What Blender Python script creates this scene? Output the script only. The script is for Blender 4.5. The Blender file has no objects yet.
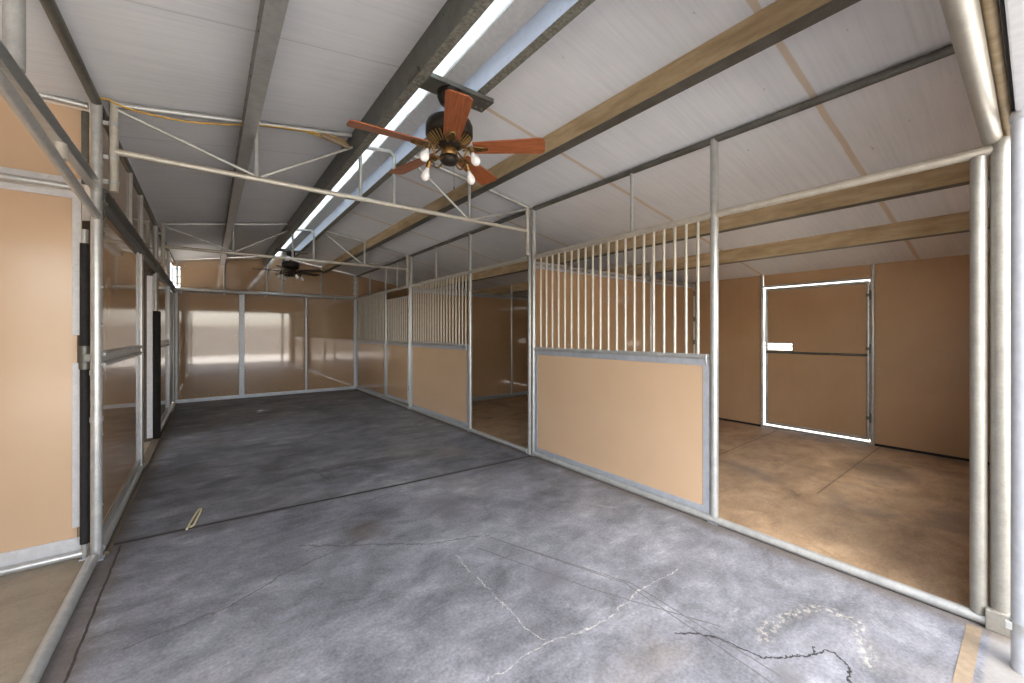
import bpy, math, random
from mathutils import Vector, Matrix
random.seed(7)
PI = math.pi
sc = bpy.context.scene
COL = sc.collection

# ------------------------------------------------------------------ dimensions (metres)
XL, XR = -0.57, 3.09            # side lines of the aisle
Y0, Y1, Y2, Y3 = 0.106, 3.67, 7.27, 10.81   # bay lines
XO = 6.86                       # outer wall behind the stalls
XW = -4.25                      # outer line of the left bays
XM = 1.26                       # ridge
ZT, ZM, ZC, ZE = 2.36, 1.27, 2.665, 2.965  # top rail, middle rail, truss chord, eave tube
SL, ZR = 0.165, 3.27            # roof slope and ridge height
CAMH, YAW, FPX = 1.452, 0.6501, 399.7

def roofz(x): return ZR - SL * abs(x - XM)

# ------------------------------------------------------------------ materials
def lin(r, g, b):
    f = lambda c: c / 12.92 if c <= 0.04045 else ((c + 0.055) / 1.055) ** 2.4
    return (f(r / 255), f(g / 255), f(b / 255), 1.0)

class NT:
    def __init__(s, name):
        s.m = bpy.data.materials.new(name); s.m.use_nodes = True
        s.t = s.m.node_tree; s.t.nodes.clear()
        s.out = s.n('ShaderNodeOutputMaterial')
        s.p = s.n('ShaderNodeBsdfPrincipled')
        s.link(s.p.outputs[0], s.out.inputs[0])
    def n(s, kind, **kw):
        x = s.t.nodes.new(kind)
        for k, v in kw.items(): setattr(x, k, v)
        return x
    def link(s, a, b): s.t.links.new(a, b)
    def put(s, sock, v):
        if hasattr(v, 'is_output'): s.link(v, sock)
        else: sock.default_value = v
    def math(s, op, a, b=0.0, c=0.0, clamp=False):
        x = s.n('ShaderNodeMath', operation=op, use_clamp=clamp)
        s.put(x.inputs[0], a); s.put(x.inputs[1], b); s.put(x.inputs[2], c)
        return x.outputs[0]
    def vec(s, op, a, b=(0, 0, 0)):
        x = s.n('ShaderNodeVectorMath', operation=op)
        s.put(x.inputs[0], a); s.put(x.inputs[1], b)
        return x.outputs['Value'] if op in ('DOT_PRODUCT', 'LENGTH', 'DISTANCE') else x.outputs[0]
    def pos(s): return s.n('ShaderNodeNewGeometry').outputs['Position']
    def obj(s): return s.n('ShaderNodeTexCoord').outputs['Object']
    def scale(s, v, sc_):
        return s.vec('MULTIPLY', v, sc_)
    def noise(s, v, scale, detail=4.0, rough=0.55, dist=0.0, out='Fac'):
        x = s.n('ShaderNodeTexNoise')
        s.put(x.inputs['Vector'], v)
        x.inputs['Scale'].default_value = scale; x.inputs['Detail'].default_value = detail
        x.inputs['Roughness'].default_value = rough; x.inputs['Distortion'].default_value = dist
        return x.outputs[out]
    def ramp(s, f, stops):
        x = s.n('ShaderNodeValToRGB'); s.put(x.inputs[0], f)
        e = x.color_ramp.elements
        while len(e) < len(stops): e.new(0.5)
        for i, (p, c) in enumerate(stops): e[i].position = p; e[i].color = c
        return x.outputs[0]
    def step(s, f, a, b):
        x = s.n('ShaderNodeMapRange', interpolation_type='SMOOTHSTEP')
        s.put(x.inputs[0], f); x.inputs[1].default_value = a; x.inputs[2].default_value = b
        return x.outputs[0]
    def mix(s, f, a, b, mode='MIX'):
        x = s.n('ShaderNodeMix', data_type='RGBA', blend_type=mode)
        s.put(x.inputs[0], f); s.put(x.inputs[6], a); s.put(x.inputs[7], b)
        return x.outputs[2]
    def bump(s, h, strength=0.2, dist=0.01):
        x = s.n('ShaderNodeBump'); x.inputs['Strength'].default_value = strength
        x.inputs['Distance'].default_value = dist
        s.link(h, x.inputs['Height']); s.link(x.outputs[0], s.p.inputs['Normal'])
    def set(s, **kw):
        for k, v in kw.items(): s.put(s.p.inputs[k.replace('_', ' ')], v)
        return s

def metal(name, c1, c2, metallic=0.6, rough=0.38, sc_=14):
    t = NT(name); v = t.pos()
    f = t.noise(v, sc_, 5, 0.65)
    f2 = t.noise(v, 90, 2, 0.5)
    f = t.math('ADD', t.math('MULTIPLY', f, 0.7), t.math('MULTIPLY', f2, 0.3))
    t.set(Base_Color=t.ramp(f, [(0.25, lin(*c1)), (0.75, lin(*c2))]), Metallic=metallic,
          Roughness=t.math('MULTIPLY_ADD', f, 0.3, rough - 0.15))
    return t.m

def sheet_mat(name, c1, c2, rough=0.16, grime=0.0, ior=1.52, bmp=0.05):
    t = NT(name); v = t.pos()
    f = t.noise(v, 1.3, 4, 0.6)
    col = t.ramp(f, [(0.3, lin(*c1)), (0.7, lin(*c2))])
    if grime:
        st = t.noise(t.scale(v, (9, 9, 0.9)), 1.4, 5, 0.62)
        g = t.step(st, 0.52, 0.8)
        col = t.mix(t.math('MULTIPLY', g, grime), col, lin(120, 88, 60))
        sp = t.step(t.noise(v, 22, 3, 0.6), 0.66, 0.75)
        col = t.mix(t.math('MULTIPLY', sp, grime * 0.6), col, lin(235, 205, 170))
    t.set(Base_Color=col, Roughness=t.math('MULTIPLY_ADD', t.noise(v, 3, 3), 0.06, rough - 0.03), IOR=ior)
    h = t.noise(v, 1.9, 2, 0.4)
    t.bump(h, bmp, 0.01)
    return t.m

def plain(name, c, rough=0.5, metallic=0.0, **kw):
    t = NT(name); v = t.pos()
    f = t.noise(v, 30, 3)
    d = tuple(max(0, x - 14) for x in c)
    t.set(Base_Color=t.ramp(f, [(0.3, lin(*d)), (0.7, lin(*c))]), Roughness=rough, Metallic=metallic, **kw)
    return t.m

GALV = metal('galvanised_tube', (166, 168, 167), (206, 207, 203), 0.5, 0.33)
GALV_WARM = metal('galvanised_warm', (178, 172, 158), (214, 209, 196), 0.4, 0.36)
GALV_OLD_DIM = metal('galvanised_old_dim', (146, 143, 134), (180, 177, 168), 0.5, 0.42)  # older pipe tone, also darkened to offset open-sky light at the entrance
GALV_DK = metal('dark_steel', (78, 78, 73), (128, 128, 120), 0.55, 0.45, 8)
TRIM = metal('trim_steel', (172, 178, 186), (206, 211, 218), 0.5, 0.42)
TAN = sheet_mat('tan_sheet', (199, 169, 137), (205, 175, 143), 0.2)
TAN_DIRTY = sheet_mat('tan_sheet_dusty', (178, 146, 110), (187, 155, 119), 0.05, 0.05, 2.1, 0.05)
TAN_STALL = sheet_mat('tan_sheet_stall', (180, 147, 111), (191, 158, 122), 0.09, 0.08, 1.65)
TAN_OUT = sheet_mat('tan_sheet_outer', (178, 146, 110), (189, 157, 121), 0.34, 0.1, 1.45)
RUBBER = plain('black_foam', (38, 36, 35), 0.8)
DARK = plain('dark_iron', (58, 52, 46), 0.5, 0.6)
BRASS = plain('antique_brass', (138, 110, 70), 0.34, 0.9)
BULB = plain('frosted_bulb', (246, 246, 244), 0.25)
WHITE = plain('white_paint', (196, 199, 204), 0.4)
YELLOW = plain('yellow_cable', (200, 160, 62), 0.5)
WOODT = plain('timber_strip', (142, 126, 105), 0.8)
BONE = plain('dry_straw', (206, 196, 160), 0.8)

def wood_mat():
    t = NT('blade_wood'); v = t.obj()
    f = t.noise(t.scale(v, (2.0, 26, 26)), 3.0, 6, 0.6, 0.4)
    t.set(Base_Color=t.ramp(f, [(0.3, lin(112, 60, 34)), (0.55, lin(160, 92, 54)), (0.75, lin(186, 116, 74))]),
          Roughness=0.34, Coat_Weight=0.3, Coat_Roughness=0.2)
    return t.m
WOOD = wood_mat()

def purlin_tan():
    t = NT('tan_purlin'); v = t.pos()
    f = t.noise(t.scale(v, (6, 1.2, 6)), 2.2, 6, 0.65)
    t.set(Base_Color=t.ramp(f, [(0.25, lin(146, 126, 94)), (0.5, lin(180, 158, 122)), (0.75, lin(202, 184, 152))]),
          Roughness=0.6, Metallic=0.1)
    return t.m
PTAN = purlin_tan()

def ceiling_mat():
    t = NT('ceiling_board'); v = t.pos()
    st = t.noise(t.scale(v, (1.6, 46, 1.6)), 1.0, 5, 0.6, 0.25)
    big = t.noise(v, 1.1, 4, 0.6)
    f = t.math('ADD', t.math('MULTIPLY', st, 0.5), t.math('MULTIPLY', big, 0.5))
    col = t.ramp(f, [(0.28, lin(216, 221, 226)), (0.5, lin(231, 235, 239)), (0.72, lin(241, 244, 247))])
    spk = t.step(t.noise(t.scale(v, (4, 13, 4)), 2.0, 3, 0.5), 0.735, 0.77)
    col = t.mix(t.math('MULTIPLY', spk, 0.45), col, lin(128, 130, 136))
    sx = t.n('ShaderNodeSeparateXYZ'); t.link(v, sx.inputs[0])
    wob = t.math('MULTIPLY_ADD', t.noise(v, 3.0, 2), 0.02, -0.01)
    yy = t.math('ADD', sx.outputs[1], wob)
    m = t.math('PINGPONG', t.math('SUBTRACT', yy, 0.87), 0.855)
    seam = t.math('SUBTRACT', 1.0, t.step(m, 0.014, 0.024))
    right = t.step(sx.outputs[0], 1.6, 1.7)
    seam = t.math('MULTIPLY', t.math('MULTIPLY', seam, right), 0.62)
    col = t.mix(seam, col, lin(206, 180, 138))
    # hairline between boards on the left slope
    hair = t.math('MULTIPLY', t.math('SUBTRACT', 1.0, t.step(m, 0.003, 0.006)), t.math('SUBTRACT', 0.35, t.math('MULTIPLY', right, 0.35)))
    col = t.mix(hair, col, lin(150, 150, 150))
    t.set(Base_Color=col, Roughness=0.62)
    t.bump(st, 0.06, 0.004)
    return t.m
CEIL = ceiling_mat()

def skylight_mat():
    t = NT('translucent_ridge_sheet'); v = t.pos()
    f = t.noise(t.scale(v, (20, 1.6, 1)), 2.0, 5, 0.6)
    col = t.ramp(f, [(0.3, lin(206, 214, 218)), (0.7, lin(244, 248, 250))])
    t.t.nodes.remove(t.p)
    a = t.n('ShaderNodeBsdfTranslucent'); t.link(col, a.inputs[0])
    b = t.n('ShaderNodeBsdfDiffuse'); t.link(col, b.inputs[0])
    mx = t.n('ShaderNodeMixShader'); mx.inputs[0].default_value = 0.6
    t.link(a.outputs[0], mx.inputs[1]); t.link(b.outputs[0], mx.inputs[2]); t.link(mx.outputs[0], t.out.inputs[0])
    return t.m
SKYL = skylight_mat()

def concrete_mat():
    t = NT('concrete'); v = t.pos()
    sx = t.n('ShaderNodeSeparateXYZ'); t.link(v, sx.inputs[0]); X, Y = sx.outputs[0], sx.outputs[1]
    flat = t.vec('MULTIPLY', v, (1, 1, 0))
    big = t.noise(flat, 0.9, 6, 0.62, 0.5)
    mid = t.noise(t.scale(flat, (1, 1.45, 1)), 3.0, 10, 0.72, 0.35)
    fine = t.noise(flat, 60, 5, 0.75)
    f = t.math('ADD', t.math('MULTIPLY', big, 0.30), t.math('ADD', t.math('MULTIPLY', mid, 0.44), t.math('MULTIPLY', fine, 0.26)))
    aisle = t.ramp(f, [(0.36, lin(66, 66, 69)), (0.46, lin(108, 109, 114)), (0.54, lin(134, 135, 141)), (0.64, lin(176, 176, 179))])
    # warm blotches
    wb = t.step(t.noise(flat, 0.7, 4, 0.6, 0.3), 0.52, 0.72)
    aisle = t.mix(t.math('MULTIPLY', wb, 0.28), aisle, lin(160, 148, 132))
    # pale scuffed patches
    pw = t.step(t.noise(t.scale(flat, (1.0, 1.5, 1)), 2.1, 7, 0.7, 0.8), 0.58, 0.72)
    aisle = t.mix(t.math('MULTIPLY', pw, 0.35), aisle, lin(190, 190, 192))
    # dark sweeping stains across the far bays (they run across the aisle)
    ds = t.step(t.noise(t.scale(flat, (0.45, 1.7, 1)), 1.5, 5, 0.6, 0.7), 0.50, 0.70)
    aisle = t.mix(t.math('MULTIPLY', t.math('MULTIPLY', ds, t.step(Y, 2.0, 4.2)), 0.6), aisle, lin(74, 70, 72))
    stall = t.ramp(f, [(0.33, lin(104, 86, 68)), (0.45, lin(160, 134, 106)), (0.55, lin(190, 162, 130)), (0.68, lin(206, 188, 162))])
    gd = t.step(t.noise(t.scale(flat, (1.1, 0.7, 1)), 1.1, 5, 0.6, 0.5), 0.52, 0.68)
    stall = t.mix(t.math('MULTIPLY', gd, 0.55), stall, lin(118, 112, 108))
    dd = t.step(t.noise(flat, 1.7, 5, 0.65, 0.4), 0.60, 0.72)
    stall = t.mix(t.math('MULTIPLY', dd, 0.5), stall, lin(66, 54, 42))
    left = t.ramp(f, [(0.32, lin(112, 102, 90)), (0.5, lin(156, 144, 126)), (0.68, lin(182, 168, 146))])
    apron = t.ramp(f, [(0.32, lin(116, 112, 108)), (0.6, lin(150, 147, 143))])
    edge = t.math('MULTIPLY_ADD', t.noise(flat, 6, 3), 0.05, -0.025)
    col = t.mix(t.step(t.math('ADD', X, edge), XR - 0.03, XR + 0.03), aisle, stall)
    col = t.mix(t.math('SUBTRACT', 1.0, t.step(X, XL + 0.0, XL + 0.03)), col, left)
    col = t.mix(t.math('SUBTRACT', 1.0, t.step(Y, 0.13, 0.15)), col, apron)
    # dirt gathered along the rails
    d1 = t.math('ABSOLUTE', t.math('SUBTRACT', X, XR - 0.03)); d2 = t.math('ABSOLUTE', t.math('SUBTRACT', X, XL + 0.06))
    dm = t.math('MINIMUM', d1, d2)
    dirt = t.math('MULTIPLY', t.math('SUBTRACT', 1.0, t.step(t.math('ADD', dm, t.math('MULTIPLY_ADD', mid, 0.16, -0.08)), 0.02, 0.13)), 0.55)
    col = t.mix(dirt, col, lin(98, 84, 68))
    # cracks, joints and scratches as ragged line segments
    warp = t.vec('SCALE', t.vec('SUBTRACT', t.noise(flat, 9, 4, 0.7, out='Color'), (0.5, 0.5, 0.5)))
    warp.node.inputs['Scale'].default_value = 0.09
    rag = t.vec('MULTIPLY', t.vec('ADD', flat, warp), (1, 1, 0))
    warp2 = t.vec('SCALE', t.vec('SUBTRACT', t.noise(flat, 14, 2, 0.5, out='Color'), (0.5, 0.5, 0.5)))
    warp2.node.inputs['Scale'].default_value = 0.014
    calm = t.vec('MULTIPLY', t.vec('ADD', flat, warp2), (1, 1, 0))
    def seg(P, a, b):
        a = Vector((a[0], a[1], 0)); b = Vector((b[0], b[1], 0)); d = b - a
        ap = t.vec('SUBTRACT', P, a)
        h = t.math('DIVIDE', t.vec('DOT_PRODUCT', ap, d), d.length_squared, clamp=True)
        sc2 = t.n('ShaderNodeVectorMath', operation='SCALE'); sc2.inputs[0].default_value = d; t.link(h, sc2.inputs['Scale'])
        return t.vec('DISTANCE', ap, sc2.outputs[0])
    def lines(P, polys):
        r = None
        for pl in polys:
            for a, b in zip(pl, pl[1:]):
                s = seg(P, a, b); r = s if r is None else t.math('MINIMUM', r, s)
        return r
    def draw(col, P, polys, w, c, k=1.0, soft=1.6, brk=None):
        m = t.math('SUBTRACT', 1.0, t.step(lines(P, polys), w, w * soft + 0.001))
        if brk is not None: m = t.math('MULTIPLY', m, brk)
        return t.mix(t.math('MULTIPLY', m, k), col, c)
    # saw joint across the aisle with its dirty borders
    jl = [[(-0.53, 3.845), (0.3, 3.80), (1.5, 3.70), (3.06, 3.63)]]
    col = draw(col, calm, jl, 0.006, lin(70, 62, 52), 0.5, 9)
    col = draw(col, calm, jl, 0.010, lin(34, 31, 28), 0.92)
    col = draw(col, calm, [[(-0.53, 7.28), (3.06, 7.25)]], 0.006, lin(48, 44, 42), 0.75, 3)
    col = draw(col, calm, [[(-0.475, 0.16), (-0.475, 3.80)]], 0.004, lin(44, 39, 34), 0.85)
    col = draw(col, calm, [[(4.4, 1.21), (6.8, 1.22)], [(4.7, 2.30), (6.8, 2.36)]], 0.003, lin(66, 50, 36), 0.55, 4)
    # pale mineral lines around an old patch
    pale = [[(1.287, 2.31), (1.274, 1.987), (1.265, 1.772), (1.249, 1.576), (1.27, 1.412)],
            [(0.94, 1.388), (1.249, 1.389), (1.553, 1.319), (1.945, 1.361), (2.3, 1.33)]]
    col = draw(col, rag, pale, 0.0005, lin(200, 196, 186), 0.75, 9, t.step(t.noise(flat, 23, 5, 0.75), 0.36, 0.62))
    pm = [[(2.10, 0.79), (2.226, 0.806), (2.434, 0.765), (2.554, 0.712), (2.6, 0.639), (2.602, 0.547), (2.464, 0.503), (2.30, 0.44)]]
    pmm = t.math('MULTIPLY', t.math('SUBTRACT', 1.0, t.step(lines(rag, pm), 0.006, 0.05)), t.step(t.noise(flat, 38, 4, 0.7), 0.46, 0.62))
    col = t.mix(t.math('MULTIPLY', pmm, 0.32), col, lin(224, 218, 196))
    # the black crack
    ck = [[(1.80, 1.06), (1.865, 1.015), (1.929, 0.934), (1.959, 0.812), (1.982, 0.738), (2.078, 0.672), (2.17, 0.616), (2.251, 0.59),
           (2.262, 0.555), (2.225, 0.498), (2.118, 0.470)], [(2.17, 0.616), (2.235, 0.625)]]
    warp3 = t.vec('SCALE', t.vec('SUBTRACT', t.noise(flat, 26, 3, 0.7, out='Color'), (0.5, 0.5, 0.5)))
    warp3.node.inputs['Scale'].default_value = 0.05
    rag3 = t.vec('MULTIPLY', t.vec('ADD', flat, warp3), (1, 1, 0))
    col = draw(col, rag3, ck, 0.0025, lin(30, 28, 27), 0.95, 2)
    # drag scratches running down the aisle
    scr = [[(1.60, 2.35), (1.93, 1.45), (1.86, 0.62)], [(1.62, 2.30), (1.96, 1.42), (1.93, 0.66)], [(1.45, 2.3), (1.75, 1.5), (2.02, 0.95)]]
    col = draw(col, calm, scr, 0.002, lin(76, 72, 70), 0.7, 2.2)
    col = draw(col, rag, [[(-0.3, 2.55), (0.1, 2.60), (0.35, 2.75), (0.9, 2.9)], [(0.96, 4.2), (0.92, 4.5), (0.86, 4.7)], [(0.5, 3.05), (1.2, 2.55), (1.6, 2.4)]],
               0.003, lin(74, 68, 62), 0.6, 3)
    # soft dirty spots
    def spot(col, c, r, k, tint):
        d = t.vec('DISTANCE', t.vec('MULTIPLY', t.vec('ADD', flat, t.vec('MULTIPLY', warp, (2, 2, 0))), (1, 1, 0)), (c[0], c[1], 0))
        return t.mix(t.math('MULTIPLY', t.math('SUBTRACT', 1.0, t.step(d, r * 0.2, r)), k), col, tint)
    col = spot(col, (0.93, 2.98), 0.24, 0.5, lin(82, 70, 54))
    col = spot(col, (1.60, 2.95), 0.28, 0.5, lin(96, 92, 92))
    col = spot(col, (1.62, 1.75), 0.20, 0.6, lin(96, 94, 100))
    col = spot(col, (1.94, 0.62), 0.10, 0.6, lin(100, 98, 98))
    col = spot(col, (5.7, 1.05), 0.45, 0.6, lin(60, 52, 46))
    t.set(Base_Color=col, Roughness=t.math('MULTIPLY_ADD', mid, 0.35, 0.42), Specular_IOR_Level=0.35)
    hh = t.math('ADD', t.math('MULTIPLY', fine, 0.5), mid)
    t.bump(hh, 0.25, 0.006)
    return t.m
CONC = concrete_mat()

def ground_mat():
    t = NT('desert_ground'); f = t.noise(t.pos(), 1.5, 6)
    t.set(Base_Color=t.ramp(f, [(0.3, lin(186, 178, 168)), (0.7, lin(212, 205, 196))]), Roughness=0.9)
    return t.m
GROUND = ground_mat()
BLOCK = plain('grey_block', (150, 144, 138), 0.9)

# ------------------------------------------------------------------ mesh builder
class MB:
    def __init__(s): s.v = []; s.f = []; s.sm = []
    def add(s, vs, fs, smooth=False):
        o = len(s.v); s.v += [tuple(v) for v in vs]
        for f in fs: s.f.append([i + o for i in f]); s.sm.append(smooth)
        return s
    def box(s, a, b):
        x0, y0, z0 = a; x1, y1, z1 = b
        vs = [(x, y, z) for z in (z0, z1) for y in (y0, y1) for x in (x0, x1)]
        return s.add(vs, [(0, 2, 3, 1), (4, 5, 7, 6), (0, 1, 5, 4), (2, 6, 7, 3), (0, 4, 6, 2), (1, 3, 7, 5)])
    def bbox(s, a, b, w=0.004):
        """box with chamfered edges"""
        import bmesh
        bm = bmesh.new(); bmesh.ops.create_cube(bm, size=1)
        for v in bm.verts: v.co = [(a[i] + b[i]) / 2 + v.co[i] * (b[i] - a[i]) for i in range(3)]
        bmesh.ops.bevel(bm, geom=bm.edges[:], offset=w, segments=2, affect='EDGES', profile=0.7)
        bm.verts.index_update()
        s.add([v.co[:] for v in bm.verts], [[v.index for v in f.verts] for f in bm.faces]); bm.free(); return s
    def tube(s, pts, r, seg=12, cap=True, r1=None):
        pts = [Vector(p) for p in pts]; n = len(pts); base = None; rings = []
        up = None
        for i, p in enumerate(pts):
            d = (pts[min(i + 1, n - 1)] - pts[max(i - 1, 0)]).normalized()
            if up is None:
                up = Vector((0, 0, 1)) if abs(d.z) < 0.9 else Vector((1, 0, 0))
            sdir = d.cross(up).normalized(); up = sdir.cross(d).normalized()
            rr = r if r1 is None else r + (r1 - r) * i / (n - 1)
            if isinstance(r, (list, tuple)): rr = r[i]
            rings.append([p + (sdir * math.cos(2 * PI * k / seg) + up * math.sin(2 * PI * k / seg)) * rr for k in range(seg)])
        vs = [q for ring in rings for q in ring]
        fs = [(i * seg + k, i * seg + (k + 1) % seg, (i + 1) * seg + (k + 1) % seg, (i + 1) * seg + k) for i in range(n - 1) for k in range(seg)]
        s.add(vs, fs, True)
        if cap:
            s.add(rings[0], [tuple(range(seg))[::-1]]); s.add(rings[-1], [tuple(range(seg))])
        return s
    def lathe(s, prof, c=(0, 0, 0), seg=24, M=None):
        vs = []; n = len(prof)
        for r, z in prof:
            for k in range(seg):
                p = Vector((r * math.cos(2 * PI * k / seg), r * math.sin(2 * PI * k / seg), z))
                if M is not None: p = M @ p
                vs.append(p + Vector(c))
        fs = [(i * seg + k, i * seg + (k + 1) % seg, (i + 1) * seg + (k + 1) % seg, (i + 1) * seg + k) for i in range(n - 1) for k in range(seg)]
        fs += [tuple(range(seg))[::-1], tuple(range((n - 1) * seg, n * seg))]
        return s.add(vs, fs, True)
    def extrude(s, prof, d0, d1, axis='y'):
        """closed polygon profile of (a, z), a = x when axis is y, a = y when axis is x"""
        n = len(prof)
        P = lambda a, z, d: (a, d, z) if axis == 'y' else (d, a, z)
        vs = [P(a, z, d0) for a, z in prof] + [P(a, z, d1) for a, z in prof]
        fs = [(i, (i + 1) % n, n + (i + 1) % n, n + i) for i in range(n)] + [tuple(range(n))[::-1], tuple(range(n, 2 * n))]
        return s.add(vs, fs)
    def screw(s, p, n, r=0.007):
        """small pan head at p facing n"""
        n = Vector(n).normalized(); a = n.orthogonal().normalized(); b = n.cross(a); p = Vector(p); k = 6
        r0 = [p + (a * math.cos(2 * PI * i / k) + b * math.sin(2 * PI * i / k)) * r for i in range(k)]
        r1 = [q + n * r * 0.5 + (p - q) * 0.35 for q in r0]
        return s.add(r0 + r1, [(i, (i + 1) % k, k + (i + 1) % k, k + i) for i in range(k)] + [tuple(range(k, 2 * k))])
    def build(s, name, mat, parent=None, loc=None):
        me = bpy.data.meshes.new(name)
        o3 = Vector(loc) if loc is not None else Vector((0, 0, 0))
        me.from_pydata([tuple(Vector(v) - o3) for v in s.v], [], s.f)
        me.polygons.foreach_set('use_smooth', s.sm)
        import bmesh
        bm = bmesh.new(); bm.from_mesh(me)
        bmesh.ops.recalc_face_normals(bm, faces=bm.faces[:]); bm.to_mesh(me); bm.free()
        me.materials.append(mat); me.update()
        o = bpy.data.objects.new(name, me); COL.objects.link(o)
        if loc is not None: o.location = loc
        if parent is not None:
            o.parent = parent
            if loc is None: o.location = -Vector(parent.location)
        return o

def tag(o, label, cat, group=None):
    o['label'] = label; o['category'] = cat
    if group: o['group'] = group
    return o
def thing(name, loc, label, cat, group=None):
    o = bpy.data.objects.new(name, None); COL.objects.link(o); o.location = loc; o.empty_display_size = 0.2
    return tag(o, label, cat, group)
def struct(mb, name, mat, label=None, cat=None, parent=None):
    o = mb.build(name, mat, parent)
    if parent is None:
        o['kind'] = 'structure'
        if label: o['label'] = label
        if cat: o['category'] = cat
    return o

# ------------------------------------------------------------------ floor, ground, yard
struct(MB().box((XW, 0.0, -0.12), (XO + 0.1, Y3 + 0.1, 0.0)), 'floor', CONC, 'stained grey concrete floor of the barn aisle and stalls', 'floor')
struct(MB().box((XW - 0.2, -3.0, -0.12), (XO + 0.3, -0.001, -0.004)), 'floor_apron', plain('apron_concrete', (128, 125, 121), 0.8), 'pale concrete apron outside the entrance', 'floor')
struct(MB().box((-80, -80, -0.25), (80, 80, -0.122)), 'ground', GROUND, 'pale desert ground around the barn', 'ground')
struct(MB().box((-30, -13.2, -0.12), (40, -13.0, 1.95)), 'wall_yard_added', BLOCK, 'unseen grey block wall added across the yard for its reflection', 'wall')  # unseen guess, added for the grey band it reflects in the back wall
struct(MB().box((XL + 0.05, 0.165, -0.01), (XR - 0.07, 0.215, 0.0025)), 'trim_1', WOODT, 'weathered timber strip set in the floor at the entrance', 'trim')

# ------------------------------------------------------------------ roof
zl, zr2 = roofz(1.03), roofz(1.46)
T = 0.06
ceil = MB()
ceil.extrude([(XW - 0.1, roofz(XW - 0.1)), (1.03, zl), (1.03, zl + T), (XW - 0.1, roofz(XW - 0.1) + T)], 0.0, Y3 + 0.12)
ceil.extrude([(1.46, zr2), (XO + 0.5, roofz(XO + 0.5)), (XO + 0.5, roofz(XO + 0.5) + T), (1.46, zr2 + T)], 0.0, Y3 + 0.12)
struct(ceil, 'ceiling', CEIL, 'pale boarded underside of the low pitched roof', 'ceiling')
sk = MB()
n = 180
pts = []
for i in range(n + 1):
    y = Y3 * i / n
    w = 0.006 * math.sin(i * 1.9) + 0.004 * math.sin(i * 0.7)
    pts.append([(1.03, y, zl + T + 0.002), (1.12, y, roofz(1.12) + 0.035 + w), (1.26, y, ZR + 0.03 + w), (1.345, y, roofz(1.345) + 0.035 + w * 0.5)])
vs = [p for row in pts for p in row] + [(p[0], p[1], p[2] + 0.004) for row in pts for p in row]
N4 = 4 * (n + 1); fs = []
for i in range(n):
    for k in range(3):
        a, b = i * 4 + k, i * 4 + k + 1; c, d = (i + 1) * 4 + k + 1, (i + 1) * 4 + k
        fs += [(a, b, c, d), (N4 + d, N4 + c, N4 + b, N4 + a)]
sk.add(vs, fs)
struct(sk, 'window_1', SKYL, 'long translucent skylight strip along the ridge', 'skylight')
struct(MB().extrude([(1.335, roofz(1.335) + 0.02), (1.46, zr2 + 0.0), (1.46, zr2 + 0.05), (1.335, roofz(1.335) + 0.06)], 0.0, Y3 + 0.1),
       'trim_2', plain('ridge_flashing', (232, 230, 226), 0.5), 'grey flashing beside the ridge skylight', 'trim')

def cpurlin(name, x, depth, fl, mat, label, face=None, lip=0.02, t=0.004):
    zt = roofz(x) - 0.001; zb = zt - depth
    r = thing(name, (x, Y1, zb), label, 'beam', 'roof purlins')
    w = MB().box((x, 0.095, zb), (x + t, Y3, zt))
    for k in range(24):
        for zz in (zb + 0.25 * depth, zt - 0.25 * depth):
            w.screw((x, 0.15 + k * 0.45, zz), (-1, 0, 0), 0.009)
    w.build('web', mat, r)
    f = MB().box((x, 0.095, zb - t), (x + fl, Y3, zb)).box((x + fl - t, 0.095, zb), (x + fl, Y3, zb + lip))
    f.build('flange', face or mat, r)
    f2 = MB().extrude([(x + t, zt - t), (x + fl, roofz(x + fl) - t), (x + fl, roofz(x + fl)), (x + t, zt)], 0.095, Y3)
    f2.build('upper_flange', face or mat, r)
    return r
FLK = metal('speckled_flange', (70, 70, 62), (176, 176, 164), 0.4, 0.6, 46)
PSKYLIT = metal('skylit_purlin', (176, 182, 196), (200, 206, 220), 0.3, 0.45)  # skylight falling on the web is put into this blue-white colour
cpurlin('purlin', 0.205, 0.14, 0.085, GALV_DK, 'dark steel purlin left of the ridge, second from the left wall', GALV)  # galvanised web in shadow, the shade is put into the dark colour
cpurlin('purlin', 1.016, 0.195, 0.065, GALV_DK, 'deep dark ridge beam left of the skylight strip', FLK)  # web facing away from the skylight, its shade put into the colour
cpurlin('purlin', 1.455, 0.14, 0.065, PSKYLIT, 'ridge beam in skylit colour on the right of the skylight strip', FLK)
cpurlin('purlin', 2.25, 0.145, 0.10, PTAN, 'tan purlin between the ridge and the stall fronts', GALV_DK)
cpurlin('purlin', 4.50, 0.15, 0.09, PTAN, 'tan purlin over the middle of the right stalls', GALV_DK)
cpurlin('purlin', 5.52, 0.17, 0.09, PTAN, 'tan purlin over the right stalls nearest the outer wall', GALV_DK)
cpurlin('purlin', -1.75, 0.15, 0.09, PTAN, 'tan purlin over the open bay at the left', GALV_DK)

# eave tubes over both aisle lines
for x, lab in ((XL, 'round steel tube under the roof above the left wall line'), (XR, 'round steel tube under the roof above the stall fronts')):
    for y0, y1, w in ((Y0, Y1, 'in the nearest bay'), (Y1, Y2, 'in the middle bay'), (Y2, Y3, 'in the farthest bay')):
        tag(MB().tube([(x, y0 + 0.03, ZE - 0.032), (x, y1 - 0.03, ZE - 0.032)], 0.026, 14).build('eave_tube', GALV_DK), lab + ' ' + w, 'tube', 'eave tubes')

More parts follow.
